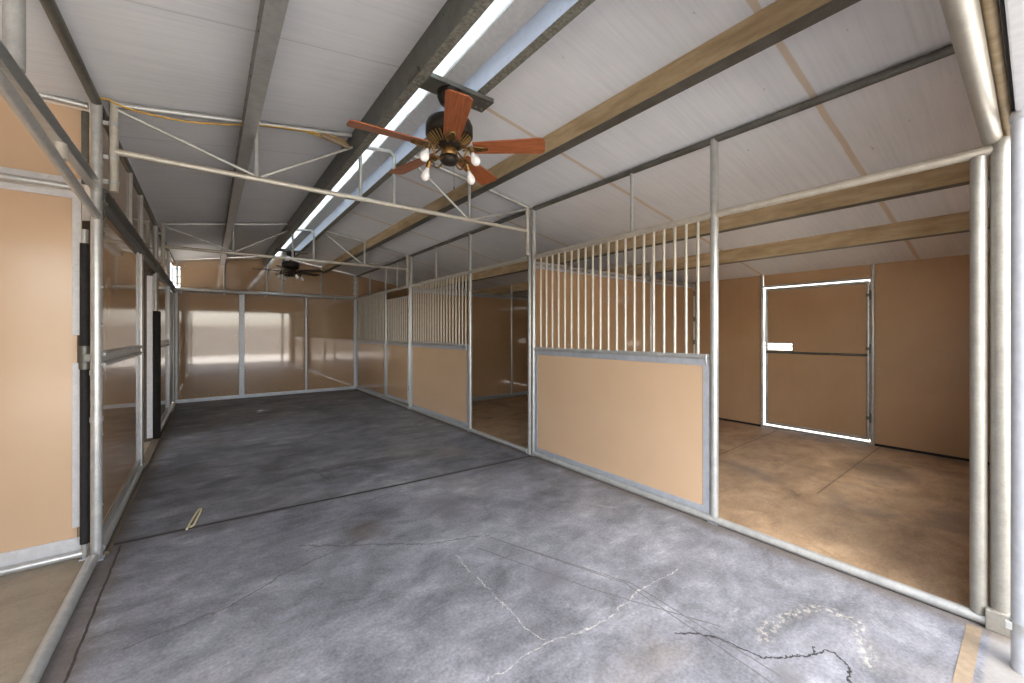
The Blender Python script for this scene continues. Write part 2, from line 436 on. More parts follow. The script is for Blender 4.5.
# ------------------------------------------------------------------ trusses
def truss(y, label, zoff=0.0):
    r = thing('roof_truss', (XM, y, ZC), label, 'truss', 'roof trusses')
    tc = MB()
    x0, x1 = XL + 0.078, XR - 0.07
    ch = lambda x: roofz(x) - 0.03
    tc.tube([(x0, y, ch(x0)), (0.28, y, ch(0.28))], 0.02)
    tc.tube([(0.28, y, ch(0.28)), (1.01, y, ch(1.01))], 0.02)
    tc.tube([(1.085, y, 3.08), (1.12, y, 3.13), (1.36, y, 3.15), (1.395, y, 3.11)], 0.018)
    tc.tube([(1.53, y, ch(1.53) - 0.01), (2.245, y, ch(2.245))], 0.02)
    tc.tube([(2.26, y, ch(2.26)), (x1, y, ch(x1))], 0.02)
    tc.build('top_chord', GALV, r)
    MB().tube([(x0, y, ZC - 0.02), (x1, y, ZC + 0.0)], 0.022).build('bottom_chord', GALV_WARM, r)
    for x, zt in ((0.30, ch(0.3) - 0.02), (1.085, 3.09), (1.395, 3.12), (2.22, ch(2.22))):
        MB().tube([(x, y, ZC), (x, y, zt)], 0.016).build('web_post', GALV, r)
    for a, b in (((x0 + 0.02, ch(x0) - 0.03), (0.28, ZC + 0.01)), ((0.33, ZC + 0.01), (1.02, 3.10)),
                 ((1.52, 3.16), (2.19, ZC + 0.01)), ((2.25, ZC + 0.01), (x1 - 0.02, ch(x1) - 0.03))):
        MB().tube([(a[0], y, a[1]), (b[0], y, b[1])], 0.012).build('web_brace', GALV, r)
    for x, px in ((x0, XL), (x1, XR)):
        MB().tube([(x, y, 2.38), (x, y, roofz(x) - 0.01)], 0.023, 16).build('end_sleeve', GALV_WARM, r)
        for z in (2.44, 2.60, 2.82):
            cl = MB()
            cl.tube([(x, y, z - 0.014), (x, y, z + 0.014)], 0.027, 16)
            cl.box((min(x, px), y - 0.006, z - 0.014), (max(x, px), y + 0.006, z + 0.014))
            cl.tube([(x + (px - x) * 0.5, y - 0.02, z), (x + (px - x) * 0.5, y + 0.02, z)], 0.006, 8)
            cl.build('clamp', GALV, r)
    return r
truss(Y1, 'nearest welded tube roof truss crossing the aisle behind the near ceiling fan')
truss(Y2, 'welded tube roof truss crossing the aisle in front of the far ceiling fan')
for x, lab in ((XL + 0.06, 'clamped corner upright high in the far left corner'), (XR - 0.07, 'clamped corner upright high in the far right corner')):
    r = thing('corner_upright', (x, Y3 - 0.08, 2.42), lab, 'upright', 'uprights at the back wall')
    MB().tube([(x, Y3 - 0.08, 2.42), (x, Y3 - 0.08, roofz(x) - 0.02)], 0.02, 14).build('tube', GALV, r)
    for z in (2.48, 2.62, 2.78): MB().bbox((x - 0.035, Y3 - 0.105, z - 0.014), (x + 0.06, Y3 - 0.06, z + 0.014), 0.004).build('clamp', GALV, r)

# ------------------------------------------------------------------ posts
def post(x, y, z1, r, label, mat=None, z0=0.0, group='barn posts', foot=True):
    e = thing('post', (x, y, z0), label, 'post', group)
    MB().tube([(x, y, z0), (x, y, z1)], r, 18).build('shaft', mat or GALV, e)
    if foot:
        MB().bbox((x - r - 0.008, y - r - 0.008, z0), (x + r + 0.008, y + r + 0.008, z0 + 0.008), 0.002).build('base_plate', TRIM, e)
    return e
# left side
pl = post(XL, 3.655, ZE - 0.03, 0.028, 'stout steel post at the near left corner with a chain on it')
for z in (0.9, 1.2, 2.55): MB().tube([(XL, 3.655, z - 0.015), (XL, 3.655, z + 0.015)], 0.032, 18).build('collar', GALV, pl)
for z in (0.35, 0.8, 1.25, 1.5, 1.75): MB().screw((XL + 0.027, 3.645, z), (1, -0.3, 0), 0.010).build('bolt', GALV, pl)
pm_ = post(XL, Y2, ZE - 0.03, 0.03, 'steel post on the left wall at the middle bay line, lower part in black foam')
MB().tube([(XL, Y2, 0.02), (XL, Y2, 0.03), (XL, Y2, 1.74), (XL, Y2, 1.755)], [0.045, 0.055, 0.055, 0.045], 16).build('foam_sleeve', RUBBER, pm_)
SX = XL - 0.062
fs_ = post(SX, 3.715, 2.12, 0.016, 'slim post padded in black foam beside the bright left panel', None)
MB().tube([(SX, 3.715, 0.10), (SX, 3.715, 2.03)], 0.023, 14).build('foam_sleeve', RUBBER, fs_)
k = MB()
k.tube([(SX, 3.715, 1.22), (SX, 3.715, 1.37)], 0.028, 14).bbox((SX, 3.665, 1.27), (XL - 0.01, 3.70, 1.32), 0.004)
k.build('clamp', GALV_DK, fs_)
ch = MB()
for i in range(13):
    z = 2.33 - i * 0.022; a = (i % 2) * PI / 2; pc = []
    for q in range(9):
        th = 2 * PI * q / 8; pc.append((XL + 0.040 + 0.006 * math.cos(th) * math.cos(a), 3.63 + 0.006 * math.cos(th) * math.sin(a), z + 0.016 * math.sin(th)))
    ch.tube(pc, 0.0022, 6, False)
tag(ch.build('chain', GALV_DK), 'short steel chain hanging on the near left corner post', 'chain')
# right line
post(XR, Y0, 2.40, 0.038, 'thick post at the right edge carrying the entrance header', GALV_OLD_DIM)
post(XR - 0.005, 0.180, 2.335, 0.030, 'jamb post of the open near stall, second from the right edge', GALV_OLD_DIM, 0.05, foot=False)
post(XR, Y1 - 0.035, ZE - 0.03, 0.026, 'stall front post at the near bay line, on the near side')
post(XR, Y1 + 0.035, ZE - 0.03, 0.026, 'stall front post at the near bay line, on the far side')
post(XR, Y2 - 0.032, ZE - 0.03, 0.026, 'stall front post at the middle bay line, on the near side')
post(XR, Y2 + 0.032, ZE - 0.03, 0.026, 'stall front post at the middle bay line, on the far side')
post(XR, Y3 - 0.06, ZE - 0.03, 0.026, 'stall front post in the far right corner')
post(XR, 1.50, ZE - 0.03, 0.029, 'tall jamb post at the near end of the closest grilled stall panel')
post(XR, 5.08, ZE - 0.03, 0.027, 'tall jamb post of the open second stall, at the far side of its doorway')
post(XR, 8.61, ZE - 0.03, 0.024, 'tall jamb post between the far stall door and the last grilled panel')
for y, lab in ((2.25, 'short upright above the nearest grilled panel'), (6.2, 'short upright above the middle grilled panel'), (9.7, 'short upright above the last grilled panel'), (7.95, 'short upright above the far stall door')):
    tag(MB().tube([(XR, y, ZT + 0.02), (XR, y, ZE - 0.05)], 0.017, 14).build('upright', GALV), lab, 'upright', 'uprights over the stall fronts')

# ------------------------------------------------------------------ stall fronts
for y0, y1, lab in ((Y0, Y1, 'top rail over the nearest stall front'), (Y1, Y2, 'top rail over the middle stall front'), (Y2, Y3, 'top rail over the farthest stall front')):
    a, b = y0 + 0.065, y1 - 0.065
    if y0 == Y0: a = y0 + 0.02
    tag(MB().tube([(XR, a, ZT), (XR, b, ZT)], 0.027, 16).build('top_rail', GALV_WARM), lab, 'rail', 'stall top rails')
    tag(MB().tube([(XR - 0.01, a, 0.028), (XR - 0.01, b, 0.028)], 0.028, 16).build('floor_rail', GALV), lab.replace('top rail over', 'round rail on the floor under'), 'rail', 'stall floor rails')

def sheet_with_trim(r, x, y0, y1, z0, z1, tw, mat, trim_faces=(-1,), nm='kick_board', screws=True):
    MB().box((x - 0.008, y0, z0), (x + 0.008, y1, z1)).build(nm, mat, r)
    tr = MB()
    for s in (-1, 1):
        xa, xb = (x - 0.012, x - 0.006) if s < 0 else (x + 0.006, x + 0.012)
        tr.box((xa, y0, z0), (xb, y1, z0 + tw)).box((xa, y0, z1 - tw), (xb, y1, z1))
        tr.box((xa - 0.0006 * -s, y0, z0 + tw), (xb, y0 + tw, z1 - tw)).box((xa, y1 - tw, z0 + tw), (xb, y1, z1 - tw))
        if screws and s < 0:
            ny = max(2, int((y1 - y0) / 0.35)); nz = 4
            for i in range(ny + 1):
                yy = y0 + 0.02 + (y1 - y0 - 0.04) * i / ny
                tr.screw((xa, yy, z0 + tw / 2), (-1, 0, 0)); tr.screw((xa, yy, z1 - tw / 2), (-1, 0, 0))
            for i in range(1, nz):
                zz = z0 + (z1 - z0) * i / nz
                tr.screw((xa, y0 + tw / 2, zz), (-1, 0, 0)); tr.screw((xa, y1 - tw / 2, zz), (-1, 0, 0))
    tr.build('edge_trim', TRIM, r)

def grille_panel(y0, y1, label, mat=TAN, zt=ZT - 0.026, z0=0.058, name='stall_panel', cat='stall panel', nb=None):
    r = thing(name, (XR, (y0 + y1) / 2, z0), label, cat, 'stall panels')
    sheet_with_trim(r, XR, y0 + 0.002, y1 - 0.002, z0, ZM - 0.02, 0.05, mat)
    MB().tube([(XR, y0, ZM), (XR, y1, ZM)], 0.021, 14).build('middle_rail', GALV, r)
    nb = nb or int(round((y1 - y0) / 0.1)) - 1
    for i in range(nb):
        y = y0 + (y1 - y0) * (i + 1) / (nb + 1)
        MB().tube([(XR, y, ZM + 0.012), (XR, y, zt)], 0.0125, 10).build('bar', GALV_WARM, r)
    return r
p1 = grille_panel(1.53, Y1 - 0.063, 'nearest grilled stall panel with a bright clean tan kick board')
lt = MB().tube([(XR - 0.030, 1.545, 1.21), (XR - 0.040, 1.545, 1.235), (XR - 0.040, 1.545, 1.275), (XR - 0.03, 1.545, 1.29)], 0.008, 10)
lt.build('latch', GALV, p1)
p2 = grille_panel(5.107, Y2 - 0.060, 'middle grilled stall panel just beyond the open second stall')
lt = MB().tube([(XR - 0.035, 5.13, 1.20), (XR - 0.045, 5.13, 1.24), (XR - 0.045, 5.13, 1.31), (XR - 0.03, 5.13, 1.33)], 0.008, 10)
lt.build('latch', GALV, p2)
grille_panel(8.637, Y3 - 0.088, 'last grilled stall panel against the back wall corner', TAN_DIRTY)
# closed door of the far stall: own frame, lower than the rail
d = thing('stall_door', (XR, 7.95, 0.06), 'closed grilled stall door beside the last grilled panel', 'stall door')
ya, yb = Y2 + 0.075, 8.575
sheet_with_trim(d, XR, ya + 0.03, yb - 0.03, 0.10, ZM - 0.02, 0.04, TAN_DIRTY)
fr = MB()
fr.tube([(XR, ya + 0.015, 0.085), (XR, ya + 0.015, 2.17)], 0.016).tube([(XR, yb - 0.015, 0.085), (XR, yb - 0.015, 2.17)], 0.016)
fr.tube([(XR, ya, 0.085), (XR, yb, 0.085)], 0.016).tube([(XR, ya, 2.17), (XR, yb, 2.17)], 0.016)
fr.build('door_frame', GALV, d)
MB().tube([(XR, ya, ZM), (XR, yb, ZM)], 0.019).build('middle_rail', GALV, d)
for i in range(11):
    y = ya + 0.02 + (yb - ya - 0.04) * (i + 1) / 12
    MB().tube([(XR, y, ZM + 0.01), (XR, y, 2.16)], 0.0125, 10).build('bar', GALV_WARM, d)
MB().bbox((XR - 0.06, 8.46, 1.24), (XR - 0.02, 8.57, 1.28), 0.006).tube([(XR - 0.05, 8.53, 1.20), (XR - 0.05, 8.53, 1.32)], 0.012).build('latch', GALV, d)
for z in (0.4, 1.9):
    MB().tube([(XR - 0.012, Y2 + 0.066, z - 0.05), (XR - 0.012, Y2 + 0.066, z + 0.05)], 0.010).build('hinge', GALV_DK, d)

# ------------------------------------------------------------------ partitions between the stalls
def partition(y, label):
    r = thing('stall_partition', (5.0, y, 0), label, 'partition', 'stall partitions')
    x0, x1 = XR + 0.035, XO - 0.05
    for a, b in ((x0, 5.49), (5.55, x1)):
        MB().box((a, y - 0.008, 0.06), (b, y + 0.008, 2.27)).build('sheet', TAN_STALL, r)
        tr = MB()
        for s in (-1, 1):
            ys = sorted((y + s * 0.006, y + s * 0.012))
            tr.box((a, ys[0], 0.06), (b, ys[1], 0.095)).box((a, ys[0], 2.235), (b, ys[1], 2.27))
        tr.build('edge_trim', TRIM, r)
    MB().tube([(5.52, y, 0), (5.52, y, 2.70 - 0.14)], 0.026).build('middle_post', GALV, r)
    MB().tube([(x1 + 0.01, y, 0), (x1 + 0.01, y, 2.31)], 0.026).build('end_post', GALV, r)
    MB().tube([(x0, y, 2.30), (x1, y, 2.30)], 0.024).build('top_rail', GALV, r)
    MB().tube([(x0, y, 0.028), (x1, y, 0.028)], 0.026).build('bottom_rail', GALV, r)
    hg = MB()
    for z in (0.5, 1.3, 1.7, 2.15): hg.tube([(x1 - 0.03, y - 0.03, z - 0.04), (x1 - 0.03, y - 0.03, z + 0.04)], 0.014)
    hg.build('clamp', GALV_DK, r)
partition(Y1, 'tan partition seen through the bars between the nearest and second stalls')
partition(Y2, 'tan partition seen through the open doorway of the second stall')

# ------------------------------------------------------------------ wall_right (outer wall behind the stalls)
wr = MB(); wt = MB()
def wall_sheet(y0, y1, z0, z1):
    wr.box((XO, y0, z0), (XO + 0.014, y1, z1))
doors = [(1.30, 2.58), (4.90, 6.18)]
cuts = [0.10, 1.29, 2.59, Y1, 4.89, 6.19, Y2, 9.0, Y3]
for a, b in zip(cuts, cuts[1:]):
    if any(abs(a - (d0 - 0.01)) < 0.001 for d0, d1 in doors): wall_sheet(a + 0.02, b - 0.02, 2.165, 2.37)
    else: wall_sheet(a, b, 0.0, 2.37)
WRm = struct(wr, 'wall_right', TAN_OUT, 'tan sheeted outer wall behind the right stalls', 'wall')
for a in cuts: wt.tube([(XO - 0.012, a, 0), (XO - 0.012, a, 2.40)], 0.019)
wt.build('post', GALV, WRm)
MB().tube([(XO - 0.014, 0.1, 2.37), (XO - 0.014, Y3, 2.37)], 0.019).build('top_rail', GALV, WRm)
MB().box((XO - 0.002, 0.1, 2.385), (XO + 0.02, Y3, roofz(XO) - 0.0)).build('eave_filler', GALV_DK, WRm)
sc_ = MB()
for a, b in zip(cuts, cuts[1:]):
    for i in range(6):
        sc_.screw((XO, a + 0.05, 0.2 + i * 0.40), (-1, 0, 0)); sc_.screw((XO, b - 0.05, 0.2 + i * 0.40), (-1, 0, 0))
sc_.build('screws', TRIM, WRm)

struct(MB().box((XO - 0.006, 0.12, 0.0), (XO - 0.001, 1.28, 0.03)).box((XO - 0.006, 2.60, 0.0), (XO - 0.001, Y1 - 0.05, 0.03)), 'base_gap_right', RUBBER, 'black strip for the dark gap at the foot of the outer stall wall', 'gap_strip')  # black strip standing in for the dark gap under the wall sheets
def outer_door(name, y0, y1, label):
    """framed door with a gap all round, a middle rail and an open latch slot"""
    gy, gz = 0.035, 0.045
    a, b = y0 + 0.040, y1 - 0.045
    z0, z1 = 0.075, 2.165 - gz
    d = MB()
    slot = (b - 0.34, b - 0.02, 1.20, 1.30)
    X = XO + 0.01
    d.box((X, a, z0), (X + 0.014, b, 1.20)); d.box((X, a, 1.30), (X + 0.014, b, z1))
    d.box((X, a, 1.20), (X + 0.014, slot[0], 1.30)); d.box((X, slot[1], 1.20), (X + 0.014, b, 1.30))
    o = struct(d, name, TAN_OUT, label, 'door')
    f = MB()
    for zz in (z0, z1): f.tube([(X, a - 0.01, zz), (X, b + 0.01, zz)], 0.02)
    for yy in (a, b): f.tube([(X, yy, z0), (X, yy, z1)], 0.02)
    f.build('door_frame', GALV, o)
    MB().tube([(X - 0.006, a, 1.165), (X - 0.006, b, 1.165)], 0.017).build('middle_rail', GALV_DK, o)
    MB().tube([(X + 0.02, slot[0] - 0.1, 1.262), (X + 0.02, slot[1] + 0.11, 1.262)], 0.007).build('latch_bolt', GALV_DK, o)
    sl = MB()
    sl.box((X - 0.006, slot[0] - 0.012, 1.19), (X, slot[0], 1.31)).box((X - 0.006, slot[0], 1.30), (X, slot[1], 1.312))
    sl.build('slot_trim', GALV_DK, o)
    h = MB()
    for z in (0.35, 1.25, 1.95): h.tube([(X - 0.025, y0 + 0.01, z - 0.06), (X - 0.025, y0 + 0.01, z + 0.06)], 0.013).bbox((X - 0.03, y0, z - 0.02), (X - 0.012, y0 + 0.06, z + 0.02), 0.003)
    h.build('hinge', GALV_DK, o)
    # jamb tubes of the opening
    j = MB()
    j.tube([(XO, y0 + 0.005, 0), (XO, y0 + 0.005, 2.165)], 0.016).tube([(XO, y0, 2.17), (XO, y1, 2.17)], 0.016).tube([(XO, y0, 0.02), (XO, y1, 0.02)], 0.018)
    j.build('jamb', GALV, o)
outer_door('door_1', 1.30, 2.58, 'framed tan stall door with daylight showing round its edges')
outer_door('door_2', 4.90, 6.18, 'framed tan back door of the second stall, glimpsed past its partition')

# ------------------------------------------------------------------ wall_back
wb = MB(); yb_ = Y3
for a, b in ((XL + 0.03, 0.595), (0.605, 1.90), (1.91, XR - 0.03)): wb.box((a, yb_, 0.06), (b, yb_ + 0.014, 2.33))
gx = [-0.47, 0.28, 1.08, 1.39, 2.24, XR]
def gable(mb, y, a, b, z0):
    mb.extrude([(a, z0), (b, z0), (b, roofz(b) - 0.005), (a, roofz(a) - 0.005)], y, y + 0.014, axis='y')
for a, b in zip(gx, gx[1:]):
    gable(wb, yb_, a + 0.005, b - 0.005, 2.40)
gable(wb, yb_, XL, -0.465, 2.84)
wb.extrude([(XR + 0.03, 0.04), (XO, 0.04), (XO, roofz(XO)), (XR + 0.03, roofz(XR + 0.03))], yb_, yb_ + 0.014)
WB = struct(wb, 'wall_back', TAN_DIRTY, 'glossy tan sheeted back wall of the aisle', 'wall')
fr = MB()
for x, w in ((XL + 0.035, 0.03), (0.60, 0.05), (1.905, 0.022), (XR - 0.04, 0.025)):
    fr.bbox((x - w, yb_ - 0.035, 0.0), (x + w, yb_ + 0.002, 2.35), 0.008)
fr.build('frame_post', TRIM, WB)
MB().bbox((XL + 0.02, yb_ - 0.04, 0.0), (XR - 0.02, yb_ + 0.002, 0.075), 0.01).build('bottom_rail', TRIM, WB)
MB().tube([(XL, yb_ - 0.03, 2.365), (XR, yb_ - 0.03, 2.365)], 0.045, 16).build('header_pipe', GALV, WB)
MB().tube([(XL, yb_ - 0.014, roofz(XL) - 0.02), (XM, yb_ - 0.014, ZR - 0.035), (XR, yb_ - 0.014, roofz(XR) - 0.02)], 0.016).build('gable_rail', GALV, WB)
gp = MB()
for x in gx[1:-1]: gp.tube([(x, yb_ - 0.012, 2.40), (x, yb_ - 0.012, roofz(x) - 0.02)], 0.018)
gp.build('gable_post', GALV, WB)
for x in (XL + 0.12, 0.28, 1.05, 2.55): MB().bbox((x - 0.022, yb_ - 0.075, 2.285), (x + 0.022, yb_ - 0.03, 2.325), 0.006).build('bracket', WHITE, WB)  # white blocks standing in for the bright spots under the header pipe
s_ = MB()
for a, b in ((XL + 0.03, 0.55), (0.65, 1.88), (1.93, XR - 0.03)):
    for i in range(6):
        s_.screw((a + 0.06, yb_, 0.2 + i * 0.40), (0, -1, 0), 0.009); s_.screw((b - 0.06, yb_, 0.2 + i * 0.40), (0, -1, 0), 0.009)
    for i in range(5):
        s_.screw((a + 0.1 + (b - a - 0.2) * i / 4, yb_, 0.14), (0, -1, 0), 0.009)
for a, b in zip(gx, gx[1:]):
    for i in range(3): s_.screw((a + 0.12 + (b - a - 0.2) * i / 2, yb_, 2.46), (0, -1, 0), 0.009)
    s_.screw((a + 0.08, yb_, roofz(a) - 0.12), (0, -1, 0), 0.009)
s_.build('screws', TRIM, WB)

# ------------------------------------------------------------------ wall_left (x = XL), bays two and three
wl = MB()
T1 = 0.012
def lsheet(y0, y1, z0, z1): wl.box((XL - T1, y0, z0), (XL, y1, z1))
lsheet(3.72, 5.58, 0.09, 1.23); lsheet(3.72, 5.58, 1.33, 2.28)          # first panel, two sheets
lsheet(Y2 + 0.08, 9.28, 0.09, 1.23); lsheet(Y2 + 0.08, 9.28, 1.33, 2.28)
for a, b in ((3.72, 5.0), (5.03, 5.74), (5.77, Y2 - 0.03), (Y2 + 0.03, 9.40)): lsheet(a, b, 2.40, ZE - 0.02)
lsheet(10.74, Y3, 0.0, 2.40); lsheet(9.43, Y3, 2.83, 2.95)
WL = struct(wl, 'wall_left', TAN_DIRTY, 'tan sheeted left wall of the aisle with a doorway in it', 'wall')
u = MB()
def chan(y0, y1, z0, z1, dpt=0.035):
    return [(XL + 0.002, z0), (XL + dpt, z0 + 0.012), (XL + dpt, z0 + 0.03), (XL + 0.014, z0 + 0.045), (XL + 0.014, z1 - 0.045), (XL + dpt, z1 - 0.03), (XL + dpt, z1 - 0.012), (XL + 0.002, z1)]
for y0, y1 in ((3.70, 5.60), (Y2 + 0.05, 9.30)):
    u.extrude(chan(y0, y1, 1.225, 1.335), y0, y1)
    for i in range(5): u.screw((XL + 0.036, y0 + 0.1 + (y1 - y0 - 0.2) * i / 4, 1.315), (1, 0, 0), 0.009)
u.build('middle_rail', GALV, WL)
h = MB().extrude(chan(3.7, Y3, 2.275, 2.405, 0.045), 3.70, Y3 - 0.02)
for i in range(14): h.screw((XL + 0.046, 3.9 + i * 0.5, 2.385), (1, 0, 0), 0.010)
h.build('header_track', GALV_DK, WL)
b = MB()
for y0, y1 in ((3.70, 5.78), (Y2 + 0.05, 9.6)):
    b.tube([(XL + 0.0, y0, 0.05), (XL + 0.0, y1, 0.05)], 0.035, 14)
    b.extrude([(XL + 0.002, 0.08), (XL + 0.012, 0.08), (XL + 0.012, 0.15), (XL + 0.002, 0.15)], y0, y1)
b.build('bottom_rail', GALV, WL)
p = MB()
p.bbox((XL - 0.02, 5.64, 0.03), (XL + 0.025, 5.76, 2.28), 0.012)
p.bbox((XL - 0.02, 9.28, 0.03), (XL + 0.03, 9.42, 2.28), 0.012)
p.bbox((XL - 0.016, 9.46, 0.06), (XL - 0.004, 10.70, 2.28), 0.003)  # infill sheet added to close the bright gap and read as silver
p.tube([(XL + 0.005, 10.72, 0.0), (XL + 0.005, 10.72, 2.36)], 0.028)
for y in (5.015, 5.755): p.bbox((XL - 0.01, y - 0.025, 2.40), (XL + 0.02, y + 0.025, ZE - 0.03), 0.004)
p.bbox((XL - 0.01, 9.38, 2.40), (XL + 0.02, 9.43, ZE - 0.03), 0.004)
p.build('frame_post', GALV, WL)
e = MB()
for z0, z1 in ((0.09, 1.23), (1.33, 2.28)):
    for y0, y1 in ((3.72, 3.75), (5.55, 5.58), (Y2 + 0.08, Y2 + 0.11), (9.25, 9.28)):
        e.box((XL, y0, z0), (XL + 0.006, y1, z1))
e.build('edge_trim', TRIM, WL)
# floor kerb along the left wall
struct(MB().extrude([(XL - 0.03, 0.0), (XL + 0.055, 0.0), (XL + 0.045, 0.022), (XL - 0.03, 0.022)], 3.70, Y3 - 0.05), 'trim_3', plain('dirty_kerb', (112, 100, 84), 0.9), 'dirty concrete lip along the left wall', 'trim')
# doorway in the left wall: pale jamb board with daylight behind, threshold
tag(MB().bbox((XL - 0.080, Y2 - 0.085, 0.05), (XL - 0.022, Y2 - 0.060, 2.22), 0.003).build('jamb_board', WHITE),
    'white jamb board inside the doorway of the left wall', 'board')
struct(MB().box((-2.6, Y2 - 0.05, 0.0), (XL - 0.02, Y2 - 0.035, 2.9)), 'wall_tack', plain('tack_wall_shaded', (74, 66, 58), 0.8), 'cross wall behind the left doorway, coloured dark for the unlit room', 'wall')  # darkness of the room behind is put into the wall colour
hn = MB().bbox((XL - 0.07, 5.80, 2.30), (XL + 0.02, 5.86, 2.36), 0.006).tube([(XL - 0.02, 6.9, 2.26), (XL - 0.02, 7.1, 2.26)], 0.03)
tag(hn.build('door_roller', DARK), 'dark roller hanger on the track over the left doorway', 'roller')
# second doorway beyond: slim white-lit jamb pair
tag(MB().bbox((XL - 0.10, 10.62, 0.05), (XL - 0.01, 10.65, 2.26), 0.003).build('jamb_board', TRIM), 'white jamb board in the far left corner by the back wall', 'board')
# barred opening up by the back corner
w = MB()
for z in (2.425, 2.62, 2.81): w.tube([(XL - 0.005, 9.43, z), (XL - 0.005, 10.70, z)], 0.008, 8)
for y in (9.85, 10.62): w.tube([(XL - 0.005, y, 2.41), (XL - 0.005, y, 2.82)], 0.011, 8)
struct(w, 'window_2', GALV, 'barred opening high on the left wall beside the back wall', 'window')

# ------------------------------------------------------------------ left open bay: back panel, open-side rails
lb = MB(); yw = 3.76
lb.box((-2.5, yw, 0.05), (-0.675, yw + 0.014, 2.33)); lb.box((-2.5, yw, 2.43), (-0.62, yw + 0.014, 2.90))
LB = struct(lb, 'wall_bay', TAN, 'bright tan panel closing the open bay at the left', 'wall')
t_ = MB()
t_.bbox((-2.5, yw - 0.01, 2.32), (-0.655, yw, 2.36), 0.003).bbox((-2.5, yw - 0.01, 2.41), (-0.655, yw, 2.45), 0.003)
t_.bbox((-0.695, yw - 0.008, 1.44), (-0.655, yw + 0.016, 2.34), 0.003).bbox((-0.695, yw - 0.008, 0.20), (-0.655, yw + 0.016, 1.26), 0.003)
t_.bbox((-2.5, yw - 0.012, 0.05), (-0.655, yw, 0.135), 0.003)
for i in range(8): t_.screw((-0.80 - i * 0.2, yw - 0.01, 2.43), (0, -1, 0), 0.006); t_.screw((-0.80 - i * 0.2, yw - 0.01, 2.34), (0, -1, 0), 0.006)
for z in (0.3, 0.7, 1.1, 1.5, 1.9, 2.2): t_.screw((-0.675, yw - 0.008, z), (0, -1, 0), 0.006)
t_.build('edge_trim', plain('pale_trim', (206, 206, 206), 0.5, 0.2), LB)
rl = MB().tube([(-2.5, yw - 0.03, 2.385), (-0.64, yw - 0.03, 2.385)], 0.022).tube([(-2.5, yw - 0.03, 2.925), (-0.62, yw - 0.03, 2.925)], 0.022)
rl.tube([(-2.5, yw - 0.035, 0.035), (-0.63, yw - 0.035, 0.035)], 0.024)
rl.build('cross_tube', GALV, LB)
fe = MB().bbox((-0.655, yw - 0.01, 2.42), (-0.62, yw + 0.004, 2.90), 0.01)
fe.build('torn_flashing', GALV_DK, LB)
# side rails of the open bay along the aisle line
a = MB()
zz0, zz1 = 2.36, 2.43
a.extrude([(XL - 0.02, zz0), (XL + 0.02, zz0), (XL + 0.02, zz0 + 0.004), (XL - 0.016, zz0 + 0.004), (XL - 0.016, zz1 - 0.004), (XL + 0.02, zz1 - 0.004), (XL + 0.02, zz1), (XL - 0.02, zz1)], 0.15, 3.62)
for i in range(11): a.box((XL - 0.021, 0.4 + i * 0.3, zz0 + 0.02), (XL - 0.014, 0.48 + i * 0.3, zz1 - 0.02))
tag(a.build('channel_rail', GALV), 'upper slotted channel rail running along the open left bay', 'rail')
tag(MB().tube([(XL + 0.005, 3.62, 2.20), (XL + 0.005, 2.14, 2.315), (XL + 0.005, 1.5, 2.33), (XL + 0.005, 0.2, 2.33)], 0.023, 14).build('side_rail', GALV), 'lower round rail sloping along the open left bay', 'rail')
tag(MB().tube([(XL, 2.29, 2.43), (XL, 2.29, ZE - 0.055)], 0.028, 16).build('strut', GALV), 'thick upright strut between the open bay rail and the roof', 'strut')
tag(MB().tube([(XL + 0.005, 2.83, 2.285), (XL + 0.005, 2.83, 2.362)], 0.026, 16).build('strut', GALV_WARM), 'short stub joining the two rails of the open left bay', 'strut')
tag(MB().tube([(XL - 0.01, 0.13, 0.03), (XL - 0.01, 3.60, 0.03)], 0.03, 16).build('floor_rail', GALV), 'round rail on the floor along the open left bay', 'rail')
post(XL, Y0, 2.38, 0.038, 'entrance post on the left, out of frame beside the viewer')

# ------------------------------------------------------------------ entrance: header pipe, gable, white post
tag(MB().tube([(XL, 0.137, 2.415), (XR - 0.0, 0.137, 2.415)], 0.035, 18).build('header_pipe', GALV_OLD_DIM), 'thick round header pipe across the top of the entrance', 'pipe')
g = MB()
for a_, b_ in ((XW, XM), (XM, XR), (XR, XO)):
    g.extrude([(a_, 2.47), (b_, 2.47), (b_, max(2.48, roofz(b_) - 0.002)), (a_, max(2.48, roofz(a_) - 0.002))], 0.075, 0.089)
g.box((XW, 0.075, 0.0), (-1.9, 0.089, 2.47))  # unseen front piece, added to cut the light on the left bay panel
struct(MB().box((XW - 0.014, 0.09, 0.0), (XW, Y1 + 0.1, 2.30)), 'wall_outer_added', TAN_OUT, 'unseen tan outer wall added at the open left bay to block light', 'wall')  # unseen side, closed to keep light and reflections out
struct(g, 'wall_front', TAN, 'tan sheeted gable over the entrance, with an unseen side piece added to block light', 'wall')
tag(MB().tube([(XL, 0.088, 2.445), (XR + 0.4, 0.088, 2.445)], 0.018, 12).build('track_tube', PTAN), 'slim tan tube under the entrance gable sheet', 'tube')
tag(MB().box((XL - 0.4, 0.060, 2.42), (XR + 1.2, 0.068, 2.56)).build('seal_strip', RUBBER), 'dark strip behind the white fascia at the entrance top', 'strip')
tag(MB().bbox((XL - 0.4, 0.02, 2.40), (XR + 1.4, 0.058, 2.56), 0.006).build('fascia_board', WHITE), 'white fascia above the entrance at the top right edge', 'board')
wp = thing('downspout', (2.795, 0.024, 0), 'white round downspout at the extreme right edge of the entrance', 'pipe')
MB().tube([(2.795, 0.024, 0.0), (2.795, 0.024, 2.40)], 0.048, 24).build('pipe', WHITE, wp)
MB().lathe([(0.052, 2.37), (0.052, 2.40), (0.045, 2.415), (0.02, 2.42)], (2.795, 0.024, 0)).build('cap', WHITE, wp)
